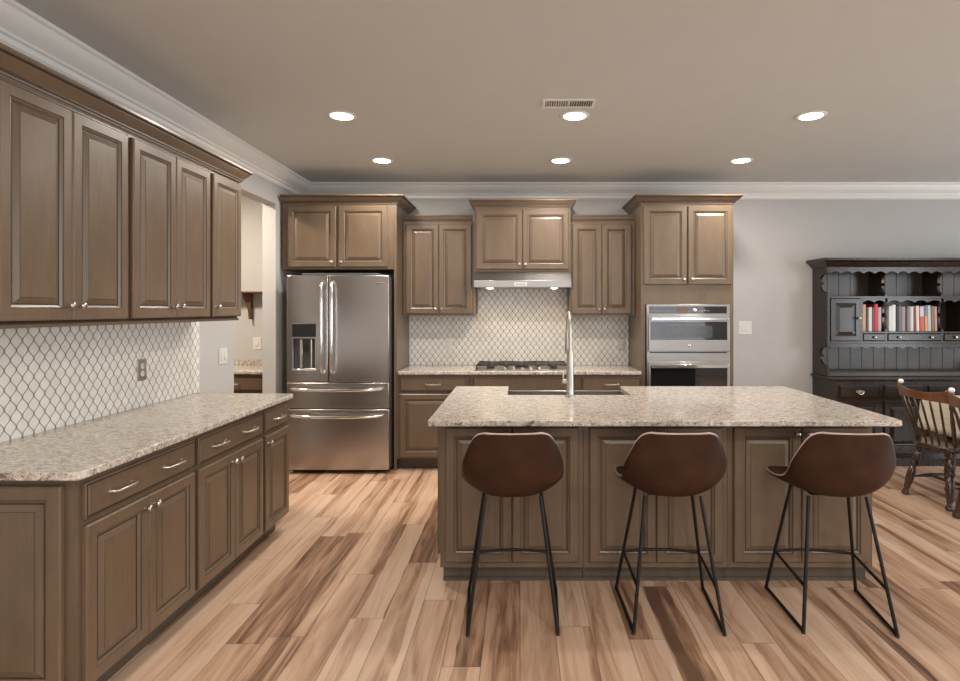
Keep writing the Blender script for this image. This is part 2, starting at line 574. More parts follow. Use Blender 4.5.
def bar_pull(parent, x, z, yf, L=0.128):
    h = L / 2
    m = MB()
    pts = [(x - h, yf, z), (x - h + .002, yf - .018, z), (x - h + .012, yf - .027, z), (x - h * .5, yf - .031, z), (x, yf - .032, z), (x + h * .5, yf - .031, z), (x + h - .012, yf - .027, z), (x + h - .002, yf - .018, z), (x + h, yf, z)]
    m.tube(pts, [.007, .006, .0055, .0065, .007, .0065, .0055, .006, .007], 10)
    m.lathe([(.010, 0), (.009, .004), (.006, .005)], (x - h, yf, z), (0, -1, 0), 12)
    m.lathe([(.010, 0), (.009, .004), (.006, .005)], (x + h, yf, z), (0, -1, 0), 12)
    return m.build('pull', NICKEL, parent, smooth=50)


def door(parent, x0, x1, z0, z1, kx=None, kz=None, name='door', yf=-.022, yb=-.001):
    d = MB().rings(x0, x1, z0, z1, DOOR_SEQ(yf), yb).build(name, [CAB, GLAZE], parent)
    if kx is not None: knob(d, kx, kz, yf)
    return d


def drawer(parent, x0, x1, z0, z1, pulls=1):
    d = MB().rings(x0, x1, z0, z1, DRAWER_SEQ(-.022), -.001).build('drawer', [CAB, GLAZE], parent)
    zc = (z0 + z1) / 2
    if pulls == 1: bar_pull(d, (x0 + x1) / 2, zc, -.022)
    if pulls == 2:
        q = (x1 - x0)
        bar_pull(d, x0 + q * .26, zc, -.022); bar_pull(d, x0 + q * .74, zc, -.022)
    return d


CZ = .884   # carcass top


def base_cabinet(label, loc, rz, Wd, D, ndoors=2, pulls=1, has_drawer=True, knob_side='r', door_top=.705, door_bot=.122, toe=.075, doors=True, fl=.02, fr=.02):
    r = thing('base_cabinet', label, 'cabinet', loc, rz)
    m = MB().box(.001, Wd - .001, 0, D, .105, CZ - .001)
    m.build('body', CAB, r)
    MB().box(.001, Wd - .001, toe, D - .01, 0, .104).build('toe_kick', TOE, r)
    zt = door_top if has_drawer else .855
    if has_drawer: drawer(r, fl, Wd - fr, .728, .857, pulls)
    if doors:
        if ndoors == 2:
            c = (fl + Wd - fr) / 2
            door(r, fl, c - .0015, door_bot, zt, c - .030, zt - .045)
            door(r, c + .0015, Wd - fr, door_bot, zt, c + .030, zt - .045)
        else:
            kx = (fl + .03) if knob_side == 'l' else (Wd - fr - .03)
            door(r, fl, Wd - fr, door_bot, zt, kx, zt - .045)
    return r


def wall_cabinet(label, loc, rz, Wd, D, z0, z1, ndoors=2, fl=.012, fr=.012, knob_side='l', bot=.022, top=.022, gap=.0015, name='wall_cabinet'):
    kh = .045 if bot > 0 else .060
    r = thing(name, label, 'cabinet', loc, rz)
    MB().box(.001, Wd - .001, 0, D, z0, z1).build('body', CAB, r)
    a, b = z0 + bot, z1 - top
    if ndoors == 2:
        c = (fl + Wd - fr) / 2
        door(r, fl, c - gap, a, b, c - .030, a + kh)
        door(r, c + gap, Wd - fr, a, b, c + .030, a + kh)
    else:
        door(r, fl, Wd - fr, a, b, fl + .03 if knob_side == 'l' else Wd - fr - .03, a + kh)
    return r


def cornice_profile(z0, h, p):
    return [(0, z0), (.010, z0), (.012, z0 + .008), (.012, z0 + .012), (.018, z0 + .014), (.018, z0 + .020), (p * .40, z0 + h * .38), (p * .62, z0 + h * .54), (p * .78, z0 + h * .72), (p * .78, z0 + h * .78), (p * .90, z0 + h * .80), (p, z0 + h * .86), (p, z0 + h), (0, z0 + h)]


CDARK = (2, 4, 8, 9)


R90 = PI / 2
# --- left run (faces +x): local x runs to +y, local y runs to -x
FX = -1.572
LY = [2.06, 2.79, 3.525, 3.91]
c1 = base_cabinet('brown base cabinet nearest the viewer under the left counter, two-pull drawer over two doors', (FX, LY[0], 0), R90, LY[1] - LY[0], .636, 2, 2, fl=.018, fr=.018)
c2 = base_cabinet('brown base cabinet in the middle of the left run, two-pull drawer over two doors', (FX, LY[1], 0), R90, LY[2] - LY[1], .636, 2, 2, fl=.018, fr=.018)
c3 = base_cabinet('narrow brown one-door base cabinet at the far end of the left counter', (FX, LY[2], 0), R90, LY[3] - LY[2], .636, 1, 1, knob_side='l', fl=.018, fr=.014)
# finished end with a raised panel, facing the camera (local x of c1 = world y - 2.06)
ep = MB().rings(0, .55, .115, .857, DOOR_SEQ(-.022), -.001).build('end_panel', [CAB, GLAZE], c1)
ep.rotation_euler = (0, 0, -R90); ep.location = (-.001, .60 - .006, 0)
c1.children[0]
# the panel sits on the end of the carcass: local y .044 -> x=-1.616

u1 = wall_cabinet('brown two-door wall cabinet nearest the viewer above the left backsplash', (-1.892, 1.97, 0), R90, LY[1] - 1.97, .318, 1.44, 2.335, 2, fl=.112, fr=.018, bot=-.002, top=.02)
u2 = wall_cabinet('middle brown two-door wall cabinet of the row above the left backsplash', (-1.892, LY[1], 0), R90, LY[2] - LY[1], .318, 1.44, 2.335, 2, fl=.018, fr=.018, bot=-.002, top=.02)
u3 = wall_cabinet('narrow one-door wall cabinet at the far end above the left counter', (-1.892, LY[2], 0), R90, LY[3] - LY[2], .318, 1.44, 2.335, 1, knob_side='l', fl=.018, fr=.014, bot=-.002, top=.02)
def mir(p): return p
# outward is right of travel: travel along -y has right = -x, so travel +y has right = +x
o = MB().mould([(-1.890, 1.972), (-1.890, LY[3] - .002), (XL + .003, LY[3] - .002)], cornice_profile(2.3365, .082, .066), 0, CDARK).build('cabinet_cornice', [CAB, GLAZE], smooth=20)
tag(o, 'long brown cornice moulding on top of the left wall cabinets', 'moulding')
o = MB().mould([(-1.905, 1.972), (-1.905, LY[3] - .012), (XL + .012, LY[3] - .012)], [(0, 1.410), (.006, 1.410), (.010, 1.414), (.010, 1.422), (.004, 1.428), (.002, 1.437), (0, 1.437)], 0, (4, 5)).build('light_rail', [CAB, GLAZE], smooth=20)  # top faces take the glaze colour as painted shading
tag(o, 'brown light rail moulding along the underside of the left wall cabinets', 'moulding')


def rounded_poly(pts, rad, n=5):
    out = []
    N = len(pts)
    for i in range(N):
        p = Vector(pts[i]); a = Vector(pts[i - 1]); b = Vector(pts[(i + 1) % N])
        r = rad[i] if isinstance(rad, (list, tuple)) else rad
        if r <= 0: out.append((p.x, p.y)); continue
        da = (a - p).normalized(); db = (b - p).normalized()
        s = p + da * r; e = p + db * r; cc = p + da * r + db * r
        for k in range(n + 1):
            t = k / n
            q = s * (1 - t) ** 2 + p * 2 * t * (1 - t) + e * t * t
            out.append((q.x, q.y))
    return out


def counter(name, label, pts, rad, z0=CZ, z1=.914):
    o = MB().prism(rounded_poly(pts, rad), 'z', z0, z1).build(name, GRANITE, bevel=.005, seg=2)
    return tag(o, label, 'countertop')


counter('granite_countertop', 'long speckled granite countertop along the left wall', [(XL + .001, 2.014), (-1.53, 2.014), (-1.53, 3.935), (XL + .001, 3.935)], [0, .035, .035, 0])

# --- back wall
BY = 5.36            # face frame plane
bd = YB - .0105 - BY
base_cabinet('brown base cabinet between the refrigerator and the cooktop, drawer over doors', (-1.138, BY, 0), 0, .672, YB - .003 - BY, 1, 1, knob_side='r', fl=.028, fr=.03)
base_cabinet('wide brown base cabinet under the gas cooktop', (-.464, BY, 0), 0, .962, YB - .003 - BY, 2, 0, fl=.03, fr=.05)
base_cabinet('brown base cabinet between the cooktop and the oven tower', (.50, BY, 0), 0, .618, YB - .003 - BY, 2, 1, fl=.07, fr=.006)
counter('granite_countertop', 'speckled granite countertop on the back wall under the cooktop', [(-1.128, 5.325), (1.116, 5.325), (1.116, YB - .001), (-1.138, YB - .001)], [.02, .006, 0, 0])

UY = 5.635
wall_cabinet('tall narrow two-door wall cabinet between refrigerator and range hood', (-1.136, UY, 0), 0, .696, YB - .003 - UY, 1.424, 2.335, 2, fl=.03, fr=.03, bot=.018, top=.025)
wall_cabinet('tall narrow two-door wall cabinet between range hood and oven tower', (.488, UY, 0), 0, .626, YB - .003 - UY, 1.424, 2.335, 2, fl=.02, fr=.035, bot=.018, top=.025)
HY = 5.545
wall_cabinet('short two-door wall cabinet directly above the stainless range hood', (-.436, HY, 0), 0, .92, YB - .003 - HY, 1.845, 2.455, 2, fl=.018, fr=.018, bot=.022, top=.022)
TY = 5.36
# refrigerator surround
r = thing('refrigerator_cabinet', 'brown two-door cabinet bridging over the refrigerator with tall side panel', 'cabinet', (-2.195, TY, 0), 0)
MB().box(.001, 1.029, 0, YB - .003 - TY, 1.855, 2.455).build('body', CAB, r)
MB().box(1.031, 1.055, 0, YB - .003 - TY, 0, 2.455).build('side_panel', CAB, r)
door(r, .05, .497, 1.875, 2.437, .465, 1.92)
door(r, .522, .975, 1.875, 2.437, .554, 1.92)
# oven tower
OX0, OX1 = 1.120, 1.972
r = thing('oven_cabinet', 'tall brown oven tower cabinet with two doors above the wall ovens', 'cabinet', (OX0, TY, 0), 0)
wd = OX1 - OX0
m = MB()
m.box(0, .038, 0, YB - .003 - TY, .105, 2.455); m.box(wd - .038, wd, 0, YB - .003 - TY, .105, 2.455)
m.box(.038, wd - .038, 0, YB - .003 - TY, 1.534, 2.455); m.box(.038, wd - .038, 0, YB - .003 - TY, .105, .30)
m.box(.038, wd - .038, .55, YB - .003 - TY, .30, 1.534)
m.build('body', CAB, r)
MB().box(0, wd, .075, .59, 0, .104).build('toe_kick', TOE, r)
c = wd / 2
door(r, .022, c - .012 + .004, 1.715, 2.437, c - .04, 1.76)
door(r, c + .003, wd - .018, 1.715, 2.437, c + .035, 1.76)

def cornice(label, path, z0, h, p):
    o = MB().mould(path, cornice_profile(z0, h, p), 0, CDARK).build('cabinet_cornice', [CAB, GLAZE], smooth=20)
    return tag(o, label, 'moulding')


# travel so that the right-hand side faces outward (+x travel has right = -y)
cornice('stepped brown cornice on top of the cabinet above the refrigerator', [(-2.193, TY + .002), (-1.142, TY + .002), (-1.142, YB - .004)][:3], 2.4565, .078, .075)
cornice('brown cornice on the tall narrow cabinet left of the range hood', [(-1.132, UY + .002), (-.4605, UY + .002)], 2.3365, .066, .02)
cornice('brown cornice on the tall narrow cabinet right of the range hood', [(.506, UY + .002), (1.098, UY + .002)], 2.3365, .066, .02)
cornice('brown cornice on top of the short cabinet above the range hood', [(-.434, YB - .004), (-.434, HY + .002), (.482, HY + .002), (.482, YB - .004)], 2.4565, .072, .055)
cornice('brown cornice on top of the oven tower', [(OX0 + .002, YB - .004), (OX0 + .002, TY + .002), (OX1 - .002, TY + .002), (OX1 - .002, YB - .004)], 2.4565, .078, .075)

# ------------------------------------------------------------------ island
IY = 3.135
IX = [-.432, .343, 1.120, 1.905]
lab = ['left island cabinet with two raised-panel doors behind the left stool',
       'middle island cabinet with two raised-panel doors behind the middle stool',
       'right island cabinet with two raised-panel doors behind the right stool']
for k in range(3):
    w = IX[k + 1] - IX[k]
    r = thing('island_cabinet', lab[k], 'cabinet', (IX[k], IY, 0), 0)
    MB().box(.001, w - .001, 0, .50, .088, CZ - .001).build('body', CAB, r)
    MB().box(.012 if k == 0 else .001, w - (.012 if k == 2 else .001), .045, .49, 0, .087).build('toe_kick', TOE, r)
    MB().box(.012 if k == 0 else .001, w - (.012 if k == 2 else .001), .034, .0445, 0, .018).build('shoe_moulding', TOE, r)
    fl, fr = .03, .028
    cc = (fl + w - fr) / 2
    door(r, fl, cc - .0015, .122, .848, cc - .030, .815)
    door(r, cc + .0015, w - fr, .122, .848, cc + .030, .815)
r = thing('island_sink_base', 'kitchen side of the island, hollow brown cabinet holding the sink', 'cabinet', (0, 0, 0), 0)
m = MB()
x0, x1, y0, y1 = IX[0], IX[3], 3.64, 4.262
m.box(x0, x0 + .02, y0, y1, .105, CZ - .001); m.box(x1 - .02, x1, y0, y1, .105, CZ - .001)
m.box(x0 + .02, x1 - .02, y1 - .02, y1, .105, .60); m.box(x0 + .02, x1 - .02, y0, y0 + .02, .105, CZ - .001)
m.box(x0 + .02, -.11, y1 - .02, y1, .60, CZ - .001); m.box(.78, x1 - .02, y1 - .02, y1, .60, CZ - .001)
m.box(x0 + .02, x1 - .02, y0 + .02, y1 - .02, .105, .125)
m.build('body', CAB, r)
MB().box(x0 + .012, x1 - .012, y0, y1 - .075, 0, .104).build('toe_kick', TOE, r)
MB().box(x0 - .022, x0 - .001, 3.20, y1, .135, CZ - .002).build('end_panel', CAB, r)
MB().box(x1 + .001, x1 + .012, 3.20, y1, .135, CZ - .002).build('end_panel', CAB, r)

SX0, SX1, SY0, SY1 = -.082, .742, 3.862, 4.30
counter('granite_island_top', 'large speckled granite island countertop with a sink notch', [(-.474, 2.959), (1.962, 2.959), (1.962, 4.30), (SX1, 4.30), (SX1, SY0), (SX0, SY0), (SX0, 4.30), (-.474, 4.30)], [.02, .03, .02, .006, .01, .01, .006, .02])
# sink
m = MB()
a, b, c_, d = SX0 - .02, SX1 + .02, 3.835, 4.318
zt, zb = CZ - .002, .62
m.box(a, b, c_, c_ + .025, zb, zt); m.box(a, a + .02, c_ + .025, d - .03, zb, zt); m.box(b - .02, b, c_ + .025, d - .03, zb, zt)
m.box(a, b, d - .03, d, zb, zt); m.box(a + .02, b - .02, c_ + .025, d - .03, zb, zb + .015)
s = m.build('sink', STEELV, None, bevel=.004)
tag(s, 'stainless apron sink set into the far side of the island', 'sink')
MB().lathe([(.045, 0), (.045, .003), (.03, .004), (.028, .001)], (.33, 4.09, zb + .0155), (0, 0, 1), 20).build('drain', CHROME, s, smooth=40)

# faucet
fx, fy = .326, 3.775
r = thing('faucet', 'tall brushed steel pull-down faucet on the island by the sink', 'faucet', (fx, fy, .9145), 0)
MB().lathe([(.032, 0), (.032, .004), (.027, .010), (.0245, .014), (.0235, .06), (.0225, .20), (.0215, .275), (.0185, .285), (.0185, .30)], (0, 0, 0), (0, 0, 1), 24).build('body', NICKEL, r, smooth=40)
arch = [(0, 0, .29), (0, 0, .36), (0, .002, .42)]
for k in range(13):
    a = PI - PI * k / 12
    arch.append((0, .105 + .103 * math.cos(a), .445 + .103 * math.sin(a)))
arch += [(0, .209, .42)]
MB().tube(arch, .0105, 12).build('spout', NICKEL, r, smooth=50)
MB().lathe([(.011, 0), (.016, -.01), (.0175, -.05), (.019, -.12), (.020, -.155), (.016, -.160)], (0, .209, .425), (0, 0, 1), 20).build('spray_head', NICKEL, r, smooth=40)
m = MB().lathe([(.015, .015), (.015, .045), (.012, .052)], (0, 0, .10), (-1, 0, 0), 16)
m.tube([(-.040, 0, .10), (-.044, .0, .125), (-.048, -.002, .165)], [.007, .006, .005], 10)
m.build('handle', NICKEL, r, smooth=40)

# ------------------------------------------------------------------ refrigerator
FR0, FR1, FY = -2.103, -1.181, 5.225
r = thing('refrigerator', 'stainless french-door refrigerator with dispenser in the back left corner', 'refrigerator', (0, 0, 0), 0)
MB().box(FR0 + .004, FR1 - .004, FY + .078, YB - .03, .030, 1.775).build('case', DARKGREY, r, bevel=.004)
MB().box(FR0 + .02, FR1 - .02, FY + .10, FY + .16, .0, .029).build('grille', BLACK, r)
xs = -1.727
# left door with the dispenser recess
DX0, DX1, DZ0, DZ1 = -2.052, -1.838, .935, 1.355


def panel_recess(x0, x1, z0, z1, hx0, hx1, hz0, hz1, yf, yb, depth):
    m = MB()
    X = [x0, hx0, hx1, x1]; Z = [z0, hz0, hz1, z1]
    vs = [(x, yf, z) for z in Z for x in X]
    fs = []
    for j in range(3):
        for i in range(3):
            if i == 1 and j == 1: continue
            q = j * 4 + i
            fs.append((q, q + 1, q + 5, q + 4))
    n = len(vs)
    vs += [(x0, yb, z0), (x1, yb, z0), (x1, yb, z1), (x0, yb, z1)]
    fs.append((n + 3, n + 2, n + 1, n))
    fs += [(0, n, n + 1, 3, 2, 1)[::-1], (3, n + 1, n + 2, 15, 11, 7)[::-1], (15, n + 2, n + 3, 12, 13, 14)[::-1], (12, n + 3, n, 0, 4, 8)[::-1]]
    k = len(vs)
    yr = yf + depth
    vs += [(hx0, yr, hz0), (hx1, yr, hz0), (hx1, yr, hz1), (hx0, yr, hz1)]
    fs += [(5, 6, k + 1, k), (6, 10, k + 2, k + 1), (10, 9, k + 3, k + 2), (9, 5, k, k + 3), (k, k + 1, k + 2, k + 3)]
    m.add(vs, fs)
    m.m[-1] = 1
    return m


dz = 1.235
ld = panel_recess(FR0, xs - .003, .832, 1.792, DX0 + .008, DX1 - .008, DZ0 + .015, dz, FY, FY + .074, .055).build('door', [STEEL, DARKGREY], r, bevel=.006)
MB().box(DX0, DX1, FY - .004, FY - .0005, dz + .002, DZ1).build('dispenser_display', BLACK, ld, bevel=.002)
MB().box(DX0, DX1, FY - .010, FY - .0005, DZ0 - .004, DZ0 + .012).build('drip_tray', CHROME, ld, bevel=.002)
MB().box(DX0, DX0 + .007, FY - .004, FY - .0005, DZ0 + .013, dz + .001).box(DX1 - .007, DX1, FY - .004, FY - .0005, DZ0 + .013, dz + .001).box(DX0 + .0075, DX1 - .0075, FY - .006, FY - .0005, dz - .012, dz + .001).build('dispenser_frame', NICKEL, ld)
MB().box(DX0 + .055, DX0 + .08, FY + .03, FY + .05, DZ0 + .02, dz - .02).box(DX1 - .06, DX1 - .045, FY + .03, FY + .05, DZ0 + .02, dz - .02).build('dispenser_paddle', CHROME, ld, bevel=.003)
MB().box(-1.955, -1.925, FY + .02, FY + .045, 1.10, 1.16).build('dispenser_nozzle', BLACK, ld, bevel=.003)
rd = MB().box(xs + .003, FR1, FY, FY + .074, .832, 1.792).build('door', STEEL, r, bevel=.006)
m = MB().box(-1.30, -1.222, FY - .0025, FY - .0005, 1.713, 1.727)
m.build('badge', NICKEL, rd, bevel=.001)
MB().box(-1.288, -1.234, FY - .0032, FY - .0026, 1.718, 1.722).build('badge_mark', DARKGREY, rd)
for (px, par) in ((xs - .045, ld), (xs + .045, rd)):
    pts = [(px, FY - .001, .905), (px, FY - .035, .915), (px, FY - .052, .95), (px, FY - .060, 1.10), (px, FY - .062, 1.32), (px, FY - .060, 1.54), (px, FY - .052, 1.69), (px, FY - .035, 1.725), (px, FY - .001, 1.735)]
    MB().tube(pts, [.011, .012, .013, .0135, .0135, .0135, .013, .012, .011], 12).build('handle', CHROME, par, smooth=50)
md = MB().box(FR0, FR1, FY, FY + .074, .592, .823).build('freezer_drawer', STEEL, r, bevel=.006)
bd_ = MB().box(FR0, FR1, FY, FY + .074, .036, .583).build('freezer_drawer', STEEL, r, bevel=.006)
for (z, par) in ((.768, md), (.528, bd_)):
    xa, xb = FR0 + .045, FR1 - .055
    pts = [(xa, FY - .001, z + .006), (xa + .01, FY - .03, z + .004), (xa + .05, FY - .052, z), (xa + .2, FY - .060, z - .004), ((xa + xb) / 2, FY - .062, z - .006), (xb - .2, FY - .060, z - .004), (xb - .05, FY - .052, z), (xb - .01, FY - .03, z + .004), (xb, FY - .001, z + .006)]
    MB().tube(pts, [.012, .0125, .0135, .0145, .015, .0145, .0135, .0125, .012], 12).build('handle', CHROME, par, smooth=50)
MB().box(FR0 + .13, FR1 - .09, FY + .02, FY + .20, 1.793, 1.812).build('hinge_cover', DARKGREY, r, bevel=.004)

# ------------------------------------------------------------------ wall oven
r = thing('wall_oven', 'stainless microwave and wall oven combination built into the brown tower', 'oven', (0, 0, 0), 0)
wx0, wx1, wy = OX0 + .045, OX1 - .042, 5.333
MB().box(wx0 + .02, wx1 - .02, TY + .002, TY + .50, .32, 1.530).build('case', DARKGREY, r)
MB().box(wx0, wx1, wy, TY - .002, .31, 1.532).build('surround', STEELV, r, bevel=.003)
cp = MB().box(wx0 + .022, wx1 - .03, wy - .006, wy - .0005, 1.447, 1.512).build('control_panel', GLASSD, r, bevel=.001)
MB().box(1.44, 1.545, wy - .0072, wy - .0062, 1.462, 1.497).build('clock_display', CLOCK, cp)
MB().lathe([(.017, 0), (.017, .012), (.014, .014)], (1.60, wy - .0062, 1.480), (0, -1, 0), 20).build('control_knob', CHROME, cp, smooth=40)
for i in range(3):
    MB().box(1.66 + i * .03, 1.68 + i * .03, wy - .0072, wy - .0062, 1.470 + .004 * (i % 2), 1.474 + .004 * (i % 2)).build('touch_mark', NICKEL, cp)
ud = MB().box(wx0 + .012, wx1 - .012, wy - .028, wy - .0005, 1.10, 1.435).build('upper_door', STEELV, r, bevel=.004)
MB().box(wx0 + .03, wx1 - .035, wy - .031, wy - .0285, 1.205, 1.372).build('window', GLASSD, ud, bevel=.001)
wn = MB().box(wx0 + .14, wx1 - .17, wy - .0325, wy - .0315, 1.222, 1.335).build('viewing_screen', flat('oven_screen', (.03, .033, .038), .12, var=.2, spec=.8), ud)
m = MB().box(wx0 + .03, wx1 - .03, wy - .066, wy - .048, 1.385, 1.412)
m.box(wx0 + .06, wx0 + .08, wy - .048, wy - .0285, 1.39, 1.407).box(wx1 - .08, wx1 - .06, wy - .048, wy - .0285, 1.39, 1.407)
m.build('handle', CHROME, ud, bevel=.004)
MB().lathe([(.012, 0), (.012, .002), (.009, .003)], ((wx0 + wx1) / 2, wy - .0285, 1.155), (0, -1, 0), 20).build('badge', CHROME, ud, smooth=40)
MB().box(wx0 + .03, wx1 - .03, wy - .003, wy - .0005, 1.083, 1.093).build('vent_slot', BLACK, r)
lo = MB().box(wx0 + .012, wx1 - .012, wy - .030, wy - .0005, .335, 1.005).build('lower_door', STEELV, r, bevel=.004)
MB().box(wx0 + .03, wx1 - .035, wy - .033, wy - .0305, .43, .965).build('window', GLASSD, lo, bevel=.001)
m = MB().box(wx0 + .035, wx1 - .035, wy - .070, wy - .050, .952, .985)
m.box(wx0 + .06, wx0 + .08, wy - .050, wy - .0335, .957, .98).box(wx1 - .08, wx1 - .06, wy - .050, wy - .0335, .957, .98)
m.build('handle', CHROME, lo, bevel=.004)

# ------------------------------------------------------------------ range hood
r = thing('range_hood', 'slim stainless under-cabinet range hood over the cooktop', 'range hood', (0, 0, 0), 0)
hx0, hx1 = -.434, .482
m = MB().prism([(YB - .011, 1.83), (5.54, 1.842), (5.452, 1.757), (5.452, 1.693), (5.475, 1.690), (5.475, 1.70), (YB - .011, 1.70)], 'x', hx0, hx1)
m.build('canopy', STEELV, r, bevel=.002)
cpn = MB().box(-.055, .065, 5.4485, 5.4515, 1.705, 1.738).build('control_strip', WHITE, r, bevel=.001)
for i in range(5):
    MB().box(-.035 + i * .018, -.026 + i * .018, 5.4465, 5.4482, 1.716, 1.727).build('button', DARKGREY, cpn)
MB().box(hx0 + .05, hx1 - .05, 5.52, 5.92, 1.692, 1.699).build('filter', STEEL, r)
for (lx, ) in ((-.29,), (.33,)):
    MB().lathe([(.032, 0), (.030, -.006), (.012, -.010)], (lx, 5.60, 1.6915), (0, 0, 1), 20).build('lamp_lens', HOODLENS, r, smooth=40)
    area_light('hood_lamp', (lx, 5.60, 1.677), (math.radians(-18), 0, 0), .06, .06, HOOD_POWER, (1.0, .72, .40), 'DISK')

# ------------------------------------------------------------------ cooktop
r = thing('gas_cooktop', 'five-burner gas cooktop with iron grates on the back counter', 'cooktop', (0, 0, 0), 0)
kx0, kx1, ky0, ky1 = -.425, .465, 5.40, 5.88
MB().prism(rounded_poly([(kx0, ky0), (kx1, ky0), (kx1, ky1), (kx0, ky1)], .02), 'z', .9145, .922).build('plate', STEELV, r, bevel=.002)
for (bx_, by_, br) in [(-.28, 5.53, .035), (-.28, 5.76, .045), (.02, 5.66, .06), (.32, 5.53, .035), (.32, 5.76, .045)]:
    b = MB().lathe([(br * 1.2, 0), (br * 1.15, .006), (br * .95, .010), (br, .012), (br, .018), (br * .6, .020)], (bx_, by_, .9225), (0, 0, 1), 20).build('burner', IRON, r, smooth=40)
for (g0, g1) in [(kx0 + .02, -.135), (-.125, .165), (.175, kx1 - .02)]:
    m = MB(); zt = .960; rr = .0065
    m.tube([(g0, ky0 + .03, zt), (g1, ky0 + .03, zt), (g1, ky1 - .03, zt), (g0, ky1 - .03, zt)], rr, 8, closed=True)
    gm = (g0 + g1) / 2
    m.tube([(gm, ky0 + .03, zt), (gm, ky1 - .03, zt)], rr, 8)
    for q in (.30, .5, .70):
        yy = ky0 + (ky1 - ky0) * q
        m.tube([(g0, yy, zt), (g1, yy, zt)], rr, 8)
    for (a, b) in [(g0, ky0 + .03), (g1, ky0 + .03), (g0, ky1 - .03), (g1, ky1 - .03)]:
        m.tube([(a, b, .9225), (a, b, zt)], [.009, .007], 8)
    m.build('grate', IRON, r, smooth=50)
for i in range(5):
    MB().lathe([(.018, 0), (.018, .012), (.015, .02), (.012, .022)], (-.14 + i * .08, ky0 + .018, .9225), (0, 0, 1), 16).build('burner_knob', NICKEL, r, smooth=40)

# ------------------------------------------------------------------ bar stools
SPINE = [(.212, .642), (.165, .626), (.085, .611), (0, .603), (-.075, .602), (-.130, .612), (-.172, .640), (-.200, .695), (-.219, .765), (-.232, .84), (-.240, .895), (-.243, .919)]
RIM = [(.200, .214, .643), (.234, .178, .646), (.239, .09, .648), (.236, .015, .658), (.233, -.045, .676), (.232, -.090, .702), (.232, -.120, .732), (.225, -.148, .780), (.205, -.176, .835), (.183, -.203, .885), (.160, -.222, .912), (.128, -.237, .923)]


def catmull(P, t):
    n = len(P) - 1
    s = t * n; i = min(int(s), n - 1); f = s - i
    p0 = P[max(i - 1, 0)]; p1 = P[i]; p2 = P[i + 1]; p3 = P[min(i + 2, n)]
    return tuple(.5 * ((2 * b) + (-a + c) * f + (2 * a - 5 * b + 4 * c - d) * f * f + (-a + 3 * b - 3 * c + d) * f ** 3) for a, b, c, d in zip(p0, p1, p2, p3))


def shell_mesh():
    NV, NU = 40, 24
    m = MB(); vs = []; fs = []
    def P(u, t):
        c = catmull(SPINE, t); rr = catmull(RIM, t)
        k = abs(u) ** 2.4
        su = math.copysign(1 - (1 - abs(u)) ** 1.15, u)
        return Vector((rr[0] * su, c[0] + (rr[1] - c[0]) * k, c[1] + (rr[2] - c[1]) * k))
    for j in range(NV + 1):
        for i in range(NU + 1):
            vs.append(P(-1 + 2 * i / NU, j / NV))
    for j in range(NV):
        for i in range(NU):
            q = j * (NU + 1) + i
            fs.append((q, q + 1, q + NU + 2, q + NU + 1))
    m.add(vs, fs)
    ring = [P(-1, j / NV) for j in range(NV + 1)] + [P(-1 + 2 * i / NU, 1) for i in range(1, NU)] + [P(1, 1 - j / NV) for j in range(NV + 1)]
    front = [P(1 - 2 * i / NU, 0) for i in range(1, NU)]
    return m, ring + front


def make_stool():
    r = thing('bar_stool', 'x', 'bar stool')
    m, ring = shell_mesh()
    sh = m.build('seat_shell', LEATHER, r, smooth=60)
    sd = sh.modifiers.new('solid', 'SOLIDIFY'); sd.thickness = .020; sd.offset = 0
    # tube around the rim, overhead highlight painted into its pale colour
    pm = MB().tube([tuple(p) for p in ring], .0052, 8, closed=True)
    pm.build('piping_highlight', PIPING_HIGHLIGHT, sh, smooth=60)
        # underside pan
    MB().box(-.11, .11, -.06, .10, .585, .593).build('seat_pan', BLACKM, sh, bevel=.004)
    top = {}
    for sx in (-1, 1):
        for (fy_, fxx, ty, tx) in ((-.215, .205, -.09, .132), (.215, .228, .11, .138)):
            a = Vector((sx * fxx, fy_, .008)); b = Vector((sx * tx, ty, .592))
            lg = MB().tube([a, b], .0084, 10).build('leg', BLACKM, r, smooth=50)
            MB().lathe([(.009, 0), (.009, .006), (.007, .008)], (a.x, a.y, 0), (0, 0, 1), 10).build('foot_pad', RUBBER, lg, smooth=40)
        MB().tube([(sx * .205, -.205, .009), (sx * .228, .205, .009)], .0084, 10).build('runner', BLACKM, r, smooth=50)
    def onleg(fy_, fxx, ty, tx, z, sx):
        k = (z - .008) / .57
        return (sx * (fxx + (tx - fxx) * k), fy_ + (ty - fy_) * k, z)
    L1 = onleg(-.215, .205, -.09, .132, .195, -1); L2 = onleg(.215, .228, .11, .138, .215, -1)
    R2 = onleg(.215, .228, .11, .138, .215, 1); R1 = onleg(-.215, .205, -.09, .132, .195, 1)
    pts = [L1, L2]
    for k in range(1, 8):
        t = k / 8
        pts.append((L2[0] + (R2[0] - L2[0]) * t, L2[1] + .022 * math.sin(PI * t), L2[2] + .004 * math.sin(PI * t)))
    pts += [R2, R1]
    MB().tube(pts, .0076, 10).build('footrest', BLACKM, r, smooth=50)
    return r


def children(o): return [c for c in bpy.data.objects if c.parent == o]


def copy_tree(o, parent=None):
    c = o.copy(); COL.objects.link(c)
    if parent: c.parent = parent
    for ch in children(o): copy_tree(ch, c)
    return c


